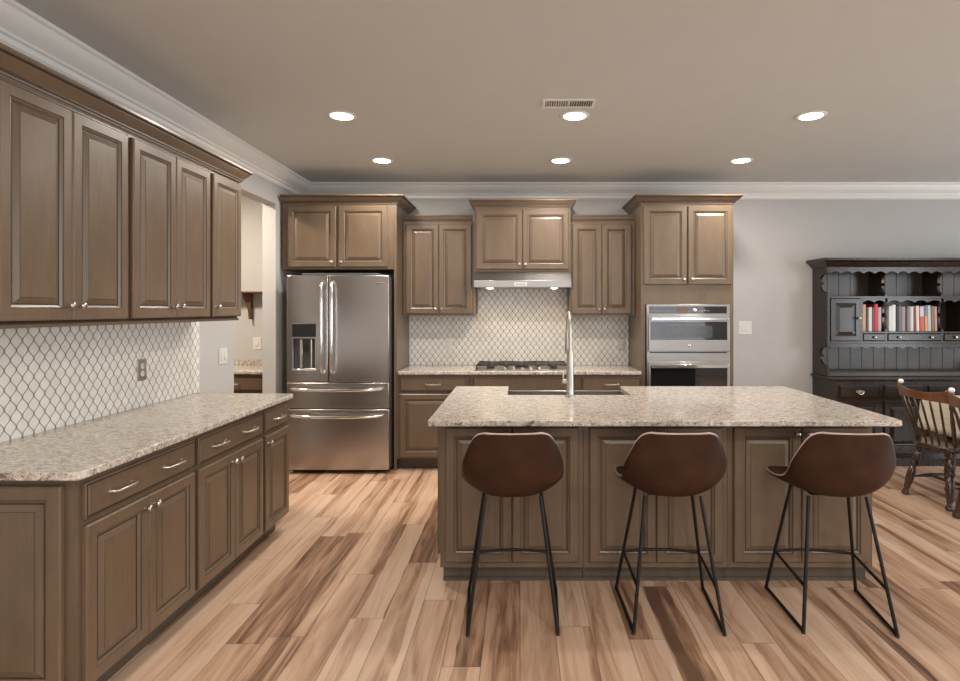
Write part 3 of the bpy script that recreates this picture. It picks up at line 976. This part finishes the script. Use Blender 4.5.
stool = make_stool()
spots = [(-.036, 2.85, 1.0, 'brown leather bar stool at the left end of the island, nearest the refrigerator'),
         (.731, 2.855, -1.8, 'middle brown leather bar stool at the island, in line with the faucet'),
         (1.518, 2.85, -4.6, 'brown leather bar stool at the right end of the island, nearest the dining chairs')]
allst = [stool] + [copy_tree(stool) for _ in range(2)]
for o, (x, y, a, l) in zip(allst, spots):
    o.location = (x, y, 0); o.rotation_euler = (0, 0, math.radians(a))
    tag(o, l, 'bar stool', 'bar stools at the island')

# ------------------------------------------------------------------ hutch
HX, HYB, HW = 3.005, YB - .012, 1.70
r = thing('hutch', 'dark wood hutch with scalloped shelves against the back wall', 'hutch', (HX, HYB, 0), 0)
DB, DU = .445, .29
MB().box(0, HW, -DB, 0, .10, .80).build('base_body', HUTCH, r)
MB().mould([(0, 0), (0, -DB), (HW, -DB), (HW, 0)], [(-.02, 0), (.022, 0), (.022, .075), (.014, .088), (.010, .10), (.002, .118), (.0005, .118), (.0005, .099), (-.02, .099)]).build('plinth', HUTCH, r, smooth=25)
MB().mould([(.0, -.002), (.0, -DB), (HW, -DB), (HW, -.002)], [(-.3, .801), (.008, .801), (.014, .806), (.024, .810), (.026, .818), (.022, .828), (-.3, .828)]).box(.2, HW - .2, -.3, -.003, .802, .8275).build('base_top', HUTCH, r, smooth=25)
MB().box(.02, HW - .02, -DU + .02, -.001, .829, .872).build('back_ledge', HUTCHD, r, bevel=.004)


def hdoor(x0, x1, z0, z1, y):
    seq = [(0, y + .003, 0), (.003, y, 0), (.045, y, 0), (.05, y + .007, 0), (.056, y + .008, 0), (.085, y + .001, 0), (.088, y, 0)]
    return MB().rings(x0, x1, z0, z1, seq, y + .018).build('door', HUTCH, r)


def bail(par, x, z, y):
    m = MB()
    m.prism([(x - .045, z), (x - .028, z + .012), (x - .012, z + .008), (x, z + .02), (x + .012, z + .008), (x + .028, z + .012), (x + .045, z), (x + .028, z - .010), (x + .012, z - .006), (x, z - .014), (x - .012, z - .006), (x - .028, z - .010)], 'y', y - .0005, y - .003)
    m.tube([(x - .03, y - .003, z), (x - .03, y - .014, z - .002), (x - .018, y - .018, z - .018), (x, y - .019, z - .023), (x + .018, y - .018, z - .018), (x + .03, y - .014, z - .002), (x + .03, y - .003, z)], .0035, 8)
    m.build('bail_pull', PEWTER, par, smooth=40)


for i in range(4):
    a = .03 + i * .4215; b = a + .375
    d = MB().rings(a, b, .645, .762, [(0, -DB - .012, 0), (.008, -DB - .018, 0), (.012, -DB - .018, 0)], -DB - .0005).build('drawer', HUTCH, r)
    bail(d, (a + b) / 2, .705, -DB - .018)
    dd = hdoor(a, b, .15, .615, -DB - .019)
    MB().lathe([(.006, 0), (.005, .012), (.012, .016), (.012, .024), (.004, .028)], (b - .022 if i % 2 == 0 else a + .022, -DB - .0195, .42), (0, -1, 0), 12).build('knob', PEWTER, dd, smooth=40)

# upper part: shaped side panels


def scooped(z0, z1, d, scoop):
    """front edge points (y,z) of a side board, from z0 up to z1, scooped back with a centre nub"""
    out = []
    zc = (z0 + z1) / 2; h = (z1 - z0) / 2
    N_ = 24
    for k in range(N_ + 1):
        t = -1 + 2 * k / N_
        dpt = scoop * (1 - abs(t) ** 3.2) ** .6
        dpt -= scoop * .42 * max(0, 1 - abs(t) / .13) ** .8
        out.append((-d + dpt, zc + h * t))
    return out


S1, S2 = 1.615, 1.268      # shelf tops
for sx in (0, HW - .022):
    pts = [(0, .829), (-DU, .829), (-DU, .905)] + scooped(.925, 1.125, DU, .15) + [(-DU, 1.14)] + [(-DU, 1.63)] + scooped(1.645, 1.845, DU, .15) + [(-DU, 1.86), (-DU, 1.90), (0, 1.90)]
    MB().prism(pts, 'x', sx, sx + .022).build('side_panel', HUTCH, r)
nb = 14
m = MB()
for i in range(nb):
    a = .023 + (HW - .046) * i / nb; b = .023 + (HW - .046) * (i + 1) / nb
    m.box(a + .001, b - .001, -.016, -.001, .874, 1.90)
m.build('back_boards', HUTCHD, r, bevel=.002)


def scallop(x0, x1, ztop, zl, n, y0, y1, name='scalloped_apron'):
    pts = [(x0, ztop)]
    W_ = x1 - x0
    low = []
    for i in range(n):
        for k in range(8):
            t = (i + k / 8) / n
            low.append((x0 + W_ * t, zl + .022 * abs(math.sin(PI * (k / 8)))))
    low.append((x1, zl))
    pts = [(x0, ztop)] + low + [(x1, ztop)]
    return MB().prism(pts, 'y', y0, y1).build(name, HUTCH, r)


yf = -DU
scallop(.0235, HW - .0235, 1.898, 1.835, 15, yf, yf + .018)
MB().box(.0235, HW - .0235, yf + .002, -.018, S1 - .022, S1).build('shelf', HUTCH, r, bevel=.002)
scallop(.347, .564, S1 - .0225, S1 - .062, 2, yf, yf + .018)
scallop(.587, HW - .587, S1 - .0225, S1 - .062, 4, yf, yf + .018)
scallop(HW - .564, HW - .347, S1 - .0225, S1 - .062, 2, yf, yf + .018)
MB().box(.0235, HW - .0235, yf + .002, -.018, S2 - .018, S2).build('shelf', HUTCH, r, bevel=.002)
MB().box(.0235, HW - .0235, yf + .002, -.018, 1.150, 1.175).build('shelf', HUTCH, r, bevel=.002)
scallop(.0235, HW - .0235, 1.1495, 1.098, 14, yf, yf + .018)
for x in (.565, HW - .586):
    pts = [(-.0175, S2 + .0005), (-DU + .004, S2 + .0005)] + scooped(S2 + .02, S1 - .045, DU - .004, .045) + [(-DU + .0185, S1 - .062), (-DU + .0185, S1 - .0225), (-.0175, S1 - .0225)]
    MB().prism(pts, 'x', x, x + .021).build('divider', HUTCH, r)
    pts = [(-.0175, S1 + .0005), (-DU + .004, S1 + .0005)] + scooped(S1 + .015, 1.83, DU - .004, .055) + [(-DU + .0185, 1.834), (-DU + .0185, 1.898), (-.0175, 1.898)]
    MB().prism(pts, 'x', x, x + .021).build('divider', HUTCH, r)
    MB().box(x, x + .021, yf + .004, -.0175, 1.1755, S2 - .0185).build('divider', HUTCH, r)
for x in (.325, HW - .346):
    MB().box(x, x + .021, yf + .003, -.0175, S2 + .0005, S1 - .0225).build('divider', HUTCH, r)
    MB().box(x, x + .021, yf + .003, -.0175, 1.1755, S2 - .0185).build('divider', HUTCH, r)
for (a, b) in ((.030, .322), (HW - .322, HW - .030)):
    d = hdoor(a, b, 1.178, S1 - .025, yf - .004)
    MB().lathe([(.006, 0), (.005, .012), (.012, .016), (.012, .024), (.004, .028)], (b - .02 if a < .5 else a + .02, yf - .0045, 1.40), (0, -1, 0), 12).build('knob', PEWTER, d, smooth=40)
for (a, b, ks) in ((.349, .562, 1), (.589, HW - .589, 2), (HW - .562, HW - .349, 1)):
    d = MB().rings(a, b, 1.178, S2 - .021, [(0, yf - .002, 0), (.006, yf - .007, 0), (.010, yf - .007, 0)], yf + .012).build('drawer', HUTCH, r)
    for k in range(ks):
        x = a + (b - a) * (.5 if ks == 1 else (.2 + .6 * k))
        MB().lathe([(.006, 0), (.005, .010), (.012, .014), (.013, .020), (.005, .025)], (x, yf - .0075, 1.213), (0, -1, 0), 12).build('knob', PEWTER, d, smooth=40)
MB().mould([(0, 0), (0, -DU), (HW, -DU), (HW, 0)], [(-.02, 1.901), (.006, 1.901), (.010, 1.908), (.018, 1.915), (.040, 1.945), (.060, 1.955), (.066, 1.962), (.066, 1.985), (-.02, 1.985)]).box(.03, HW - .03, -DU + .03, -.001, 1.902, 1.984).build('cornice', HUTCH, r, smooth=25)

# ------------------------------------------------------------------ books
PAGES = flat('book_pages', (.72, .66, .55), .8, var=.08, scale=200)


def book(label, x, w, h, d, color, lean=0.0, y=None, cap=None, group='books on the hutch shelf', z0=S2 + .0012):
    cm = flat('book_cover', color, .45, var=.05)
    mats = [cm, PAGES]
    m = MB()
    t = .0025
    m.box(0, t, 0, d, 0, h); m.box(w - t, w, 0, d, 0, h)
    # rounded spine
    arc = [(0, .002)] + [(w / 2 - w / 2 * math.cos(PI * k / 6), .002 - .004 * math.sin(PI * k / 6)) for k in range(1, 6)] + [(w, .002), (w, .006), (0, .006)]
    if cap:
        mats.append(flat('book_band', cap, .45, var=.05))
        zc = h * .6
        m.prism(arc, 'z', 0, zc, 0); m.prism(arc, 'z', zc, h, 2)
    else:
        m.prism(arc, 'z', 0, h, 0)
    m.box(t, w - t, .006, d - .004, .003, h - .003, 1)
    o = m.build('book', mats)
    yw = HYB - DU + .035 if y is None else y
    o.location = (x - h * math.sin(lean) * 0.6, yw, z0)
    o.rotation_euler = (0, lean, 0)
    return tag(o, label, 'book', group)


def bx_px(p): return (p - 520) / 102.3
# left cubby
L = [('tan book at the left end of the left cubby of the hutch', 863.8, 4.0, .285, (.60, .38, .20)),
     ('short dark brown book right of the tan book in the hutch', 868.0, 2.6, .245, (.10, .045, .03)),
     ('white book between the dark brown and plum books in the left hutch cubby', 870.8, 3.2, .255, (.72, .68, .64)),
     ('plum book just left of the bright red book on the hutch', 874.2, 2.3, .25, (.15, .06, .085)),
     ('bright red book in the left hutch cubby', 876.7, 3.3, .290, (.60, .03, .04)),
     ('pale pink book at the right end of the left hutch cubby', 880.3, 3.2, .255, (.55, .40, .40))]
for (l, p, w, h, c) in L:
    book(l, bx_px(p), w / 102.3 - .001, h * .93, .17, c)
Cn = [('white book at the left end of the centre hutch cubby', 891.2, 2.9, .268, (.74, .72, .70), 0, None),
      ('tallest white book, second from the left of the centre cubby', 894.2, 3.7, .280, (.78, .78, .80), 0, None),
      ('thin black book right of the two white books in the centre cubby', 898.6, 2.2, .262, (.03, .035, .05), 0, None),
      ('slate grey book right of the thin black book on the hutch', 901.0, 2.8, .272, (.15, .15, .17), 0, None),
      ('mauve book between the slate grey book and a dark book', 904.0, 3.6, .262, (.38, .26, .26), 0, None),
      ('slim dark maroon book right of the mauve book', 907.8, 1.7, .258, (.06, .02, .03), 0, None),
      ('grey-violet book right of the slim maroon book', 909.7, 2.9, .268, (.25, .22, .27), 0, None),
      ('off-white book between the grey-violet and dark red books', 912.8, 3.1, .262, (.70, .64, .58), 0, None),
      ('dark red book right of the off-white book on the centre shelf', 916.1, 2.2, .250, (.22, .03, .035), 0, None),
      ('cream book with slight lean between dark red and lilac books', 918.5, 3.0, .270, (.72, .66, .52), -.025, None),
      ('red book with a lilac top in the centre hutch cubby', 922.0, 4.6, .262, (.58, .09, .07), -.025, (.60, .55, .72)),
      ('orange book with a blue top right of the red and lilac book', 927.0, 3.0, .272, (.66, .33, .15), -.025, (.12, .22, .30)),
      ('pale teal book leaning near the right of the centre cubby', 930.3, 2.9, .275, (.45, .58, .58), -.025, None),
      ('chestnut brown book second from the right of the centre cubby', 933.6, 2.9, .268, (.30, .13, .04), -.025, None),
      ('dusty pink book at the right end of the centre hutch cubby', 936.9, 2.6, .262, (.48, .30, .28), -.025, None)]
for (l, p, w, h, c, ln, cap) in Cn:
    book(l, bx_px(p), w / 102.3 - .0015, h * .93, .17, c, ln, cap=cap)

# ------------------------------------------------------------------ dining table, cloth and chairs
TX0, TX1, TYN, TYF = 3.43, 4.43, 3.15, 4.97
r = thing('dining_table', 'dining table under a cream cloth in front of the hutch', 'table', (0, 0, 0), 0)
MB().box(TX0, TX1, TYN, TYF, .712, .74).build('tabletop', CHAIRW, r, bevel=.006)
MB().box(TX0 + .10, TX1 - .10, TYN + .10, TYF - .10, .62, .711).build('apron', CHAIRW, r)
for x in (TX0 + .15, TX1 - .15):
    for y in (TYN + .15, TYF - .15):
        MB().lathe([(.022, 0), (.030, .02), (.022, .06), (.032, .15), (.038, .28), (.026, .34), (.040, .38), (.026, .42), (.036, .50), (.036, .619)], (x, y, 0), (0, 0, 1), 14).build('leg', CHAIRW, r, smooth=40)


def cloth():
    m = MB(); N = 200
    g = .004
    per = []
    def rect(e):
        return [(TX0 - e, TYN - e), (TX1 + e, TYN - e), (TX1 + e, TYF + e), (TX0 - e, TYF + e)]
    base = rounded_poly(rect(g), .03, 4)
    # resample perimeter
    pts = [Vector(p) for p in base]; Ls = [0]
    for i in range(len(pts)): Ls.append(Ls[-1] + (pts[(i + 1) % len(pts)] - pts[i]).length)
    tot = Ls[-1]
    def at(s):
        s = s % tot
        for i in range(len(pts)):
            if Ls[i + 1] >= s:
                a, b = pts[i], pts[(i + 1) % len(pts)]
                f = (s - Ls[i]) / max(1e-9, Ls[i + 1] - Ls[i]); p = a.lerp(b, f)
                return p
    cen = Vector(((TX0 + TX1) / 2, (TYN + TYF) / 2))
    P = [at(tot * k / N) for k in range(N)]
    nr = []
    for k in range(N):
        d = P[(k + 1) % N] - P[k - 1]; nr.append(Vector((d.y, -d.x)).normalized())
    rows = [(.744, 0, 0), (.742, .004, 0), (.72, .007, .0), (.62, .012, .5), (.53, .018, 1), (.475, .022, 1.2)]
    vs = []
    for (z, out, wv) in rows:
        for k in range(N):
            off = out + wv * .006 * (1 + math.sin(k * 2 * PI / N * 36)) 
            zz = z + (.010 * abs(math.sin(k * 2 * PI / N * 50)) if wv > 1.1 else 0)
            q = P[k] + nr[k] * off
            vs.append((q.x, q.y, zz))
    fs = []
    for j in range(len(rows) - 1):
        for k in range(N):
            k2 = (k + 1) % N
            fs.append((j * N + k, j * N + k2, (j + 1) * N + k2, (j + 1) * N + k))
    fs.append(tuple(range(N)))
    m.add(vs, fs)
    o = m.build('tablecloth', CLOTH, None, smooth=50)
    sd = o.modifiers.new('solid', 'SOLIDIFY'); sd.thickness = .002; sd.offset = 1
    return tag(o, 'cream tablecloth with scalloped hem draped over the dining table', 'tablecloth')


cloth()


def turned(a, b, prof, name, mat, par, n=12):
    a = Vector(a); b = Vector(b); L_ = (b - a).length
    return MB().lathe([(rr, t * L_) for (rr, t) in prof], a, b - a, n).build(name, mat, par, smooth=40)


LEGP = [(.014, 0), (.026, .015), (.027, .06), (.017, .11), (.022, .16), (.029, .30), (.031, .44), (.025, .53), (.018, .56), (.030, .60), (.030, .64), (.018, .67), (.027, .72), (.028, .80), (.019, .86), (.026, .90), (.022, 1.0)]


def make_chair():
    """windsor side chair, faces +x, origin at the seat centre on the floor"""
    r = thing('dining_chair', 'x', 'chair')
    sz = .415
    # saddle seat
    out = []
    for k in range(40):
        a = 2 * PI * k / 40
        cx, sy = math.cos(a), math.sin(a)
        x = .215 * math.copysign(abs(cx) ** .6, cx)
        wv = .225 - .022 * (x < 0) * (-x / .215)
        y = wv * math.copysign(abs(sy) ** .6, sy)
        out.append((x, y))
    MB().prism(out, 'z', sz, sz + .036).build('seat', CHAIRW, r, bevel=.010, seg=3)
    # crest
    def back(y, z):
        lean = (z - sz) * .25
        curve = .045 * (y / .23) ** 2
        return Vector((-.165 - lean + curve, y, z))
    top = .885
    N = 24
    vs = []; fs = []
    for k in range(N + 1):
        t = -1 + 2 * k / N
        y = .245 * t
        zt = top - .030 * (1 - abs(t) ** 2) + .014 * abs(t) ** 6
        zb = top - .098 + .006 * (1 - t * t)
        for (dz, dx) in ((zt, -.010), (zt, .010), (zb, .012), (zb, -.012)):
            p = back(y, dz); vs.append((p.x + dx, p.y, dz))
    for k in range(N):
        for q in range(4):
            q2 = (q + 1) % 4
            fs.append((k * 4 + q, k * 4 + q2, (k + 1) * 4 + q2, (k + 1) * 4 + q))
    fs.append((3, 2, 1, 0)); fs.append(tuple(4 * N + q for q in range(4)))
    cr = MB().add(vs, fs).build('crest_rail', CREST, r, bevel=.004, smooth=40)
    MB().sphere(tuple(back(.190, top + .026)), .019, 12, 8, sc=(1, 1.15, 1.0)).build('white_ball', flat('ball_white', (.85, .84, .82), .2, var=.02), cr, smooth=60)  # small white ball above one end of the crest rail
    for i in range(5):
        y0 = -.115 + .0575 * i
        y1 = -.145 + .0725 * i
        turned((-.155 - .0 + .02 * (y0 / .2) ** 2, y0, sz + .0365), back(y1, top - .092), [(.007, 0), (.010, .25), (.008, .55), (.009, .8), (.006, 1)], 'spindle', CHAIRW, r, 8)
    for sx in (-1, 1):
        turned((-.125, sx * .165, sz + .0365), back(sx * .215, top - .090), [(.011, 0), (.016, .1), (.012, .18), (.015, .3), (.0155, .6), (.010, .8), (.014, .88), (.011, 1)], 'back_post', CHAIRW, r, 10)
    ft = {}
    for sx in (-1, 1):
        for sy in (-1, 1):
            f = (sx * .205 - .01, sy * .20, 0); tp = (sx * .13, sy * .135, sz - .0005)
            ft[sx, sy] = (Vector(f), Vector(tp))
            turned(f, tp, LEGP, 'leg', CHAIRW, r, 14)
    for sy in (-1, 1):
        a = ft[-1, sy][0].lerp(ft[-1, sy][1], .36); b = ft[1, sy][0].lerp(ft[1, sy][1], .36)
        turned(a + (b - a) * .07, b + (a - b) * .07, [(.008, 0), (.012, .3), (.017, .5), (.012, .7), (.008, 1)], 'stretcher', CHAIRW, r, 10)
    a = (ft[-1, -1][0].lerp(ft[-1, -1][1], .36) + ft[1, -1][0].lerp(ft[1, -1][1], .36)) / 2
    b = (ft[-1, 1][0].lerp(ft[-1, 1][1], .36) + ft[1, 1][0].lerp(ft[1, 1][1], .36)) / 2
    turned(a + (b - a) * .06, b + (a - b) * .06, [(.008, 0), (.012, .3), (.016, .5), (.012, .7), (.008, 1)], 'stretcher', CHAIRW, r, 10)
    return r


ch = make_chair()
ch.location = (3.335, 4.50, 0); ch.rotation_euler = (0, 0, math.radians(10))
tag(ch, 'dark spindle-back dining chair beside the island end, nearer the hutch', 'chair', 'dining chairs at the table')
ch2 = copy_tree(ch)
ch2.location = (3.345, 3.965, 0); ch2.rotation_euler = (0, 0, math.radians(9))
tag(ch2, 'dark spindle-back dining chair cut off by the right picture edge', 'chair', 'dining chairs at the table')

# ------------------------------------------------------------------ pantry seen through the opening
base_cabinet('brown base cabinet with a drawer seen through the pantry opening', (-2.98, 5.40, 0), 0, .625, YB - .003 - 5.40, 2, 1)
o = counter('pantry_countertop', 'small granite countertop seen through the pantry opening', [(-3.0, 5.365), (-2.346, 5.365), (-2.346, YB - .001), (-3.0, YB - .001)], [0, 0.01, 0, 0])
o = MB().box(-3.0, -2.346, YB - .022, YB - .001, .9155, .97).build('granite_backsplash', GRANITE)
tag(o, 'low granite backsplash strip at the back of the pantry counter', 'backsplash')
r = thing('wall_shelf', 'brown wooden shelf on a scrolled bracket in the pantry', 'shelf', (0, 0, 0), 0)
MB().box(-3.25, -2.36, 5.82, YB - .001, 1.648, 1.666).build('board', BRACKET, r, bevel=.003)
MB().prism([(-2.745, 1.647), (-2.745, 1.385), (-2.765, 1.385), (-2.772, 1.46), (-2.792, 1.54), (-2.822, 1.60), (-2.828, 1.647)], 'y', YB - .06, YB - .0015).build('bracket', BRACKET, r, bevel=.002)
area_light('pantry_lamp', (-3.0, 4.75, CEIL - .03), (0, 0, 0), .3, .3, PANTRY_POWER, (1.0, .86, .70), 'DISK')

# ------------------------------------------------------------------ switches and outlets


def plate(name, label, cat, loc, rz, w=.072, h=.118, kind='outlet', mat=None):
    r = thing(name, label, cat, loc, rz)
    MB().prism(rounded_poly([(-w / 2, -h / 2), (w / 2, -h / 2), (w / 2, h / 2), (-w / 2, h / 2)], .006), 'y', -.006, -.0005).build('plate', mat or WHITE, r, bevel=.0015)
    if kind == 'outlet':
        for z in (-.022, .022):
            s = MB().lathe([(.0165, 0), (.0165, .003), (.015, .004)], (0, -.0062, z), (0, -1, 0), 18).build('socket', WHITE, r, smooth=40)
            for x in (-.006, .006):
                MB().box(x - .001, x + .001, -.0112, -.0104, z - .001, z + .007).build('slot', BLACK, s)
    else:
        n = 2 if w > .09 else 1
        for k in range(n):
            x = 0 if n == 1 else (-.024 + .048 * k)
            MB().prism([(-.0062, -.030), (-.0062, .030), (-.008, .030), (-.012, -.028)], 'x', x - .014, x + .014).build('rocker', WHITE, r)
    return r


plate('wall_outlet', 'steel-plated outlet on the left tile backsplash', 'outlet', (XL + .009, 3.385, 1.13), R90, .078, .125, 'outlet', NICKEL)
plate('light_switch', 'white wall switch between the left backsplash and the pantry opening', 'switch', (XL, 4.33, 1.135), R90, .118, .118, 'switch')
plate('light_switch', 'white wall switch inside the pantry above its counter', 'switch', (-2.705, YB, 1.135), 0, .085, .125, 'switch')
plate('light_switch', 'white double wall switch right of the oven tower', 'switch', (2.315, YB, 1.295), 0, .135, .135, 'switch')
plate('wall_outlet', 'steel-plated outlet on the back tile beside the oven tower', 'outlet', (1.045, YB - .009, 1.125), 0, .075, .125, 'outlet', NICKEL)
plate('wall_outlet', 'white outlet on the back tile left of the cooktop', 'outlet', (-.735, YB - .009, 1.135), 0, .075, .12, 'outlet')

# ------------------------------------------------------------------ recessed lights and ceiling vent
cans = [(-1.188, 3.865, 'recessed ceiling light of the nearer row, above the left aisle'),
        (.365, 3.865, 'recessed ceiling light beside the ceiling vent, middle of the nearer row'),
        (1.94, 3.865, 'recessed ceiling light of the nearer row, farthest right on the ceiling'),
        (-1.195, 5.02, 'recessed ceiling light of the farther row, in front of the refrigerator cabinet'),
        (.352, 5.02, 'recessed ceiling light of the farther row, in front of the range hood'),
        (1.915, 5.02, 'recessed ceiling light of the farther row, in front of the oven tower')]
for (x, y, l) in cans:
    r = thing('recessed_light', l, 'ceiling light', (x, y, CEIL - .0005), 0, 'recessed ceiling lights')
    MB().lathe([(.098, 0), (.097, -.004), (.088, -.008), (.074, -.006), (.072, -.0005)], (0, 0, 0), (0, 0, 1), 32).build('trim_ring', TRIM, r, smooth=40)
    MB().lathe([(.072, -.0065), (.060, -.0095), (.03, -.012), (.003, -.0125)], (0, 0, 0), (0, 0, 1), 32).build('lens', LENS, r, smooth=50)
    area_light('can_lamp', (x, y, CEIL - .022), (0, 0, 0), .13, .13, CAN_POWER, WARM, 'DISK', math.radians(175))
r = thing('ceiling_vent', 'white slotted air vent in the ceiling beside the middle light', 'vent', (.305, 3.63, CEIL - .0005), 0)
vw, vd = .165, .072
m = MB().box(-vw, vw, -vd, -vd + .018, -.008, 0).box(-vw, vw, vd - .018, vd, -.008, 0).box(-vw, -vw + .018, -vd + .018, vd - .018, -.008, 0).box(vw - .018, vw, -vd + .018, vd - .018, -.008, 0).box(-.004, .004, -vd + .018, vd - .018, -.007, 0)
m.build('frame', TRIM, r)
MB().box(-vw + .019, vw - .019, -vd + .019, vd - .019, -.0012, -.0002).build('backing', BLACK, r)
ns = 20
for k in range(ns):
    x = -vw + .026 + (2 * vw - .052) * k / (ns - 1)
    if abs(x) < .007: continue
    s = .005 if x < 0 else -.005
    MB().prism([(x - .001, -.0015), (x + .001, -.0015), (x + .001 + s * .7, -.007), (x - .001 + s * .7, -.007)], 'y', -vd + .0185, vd - .0185).build('louvre', TRIM, r)
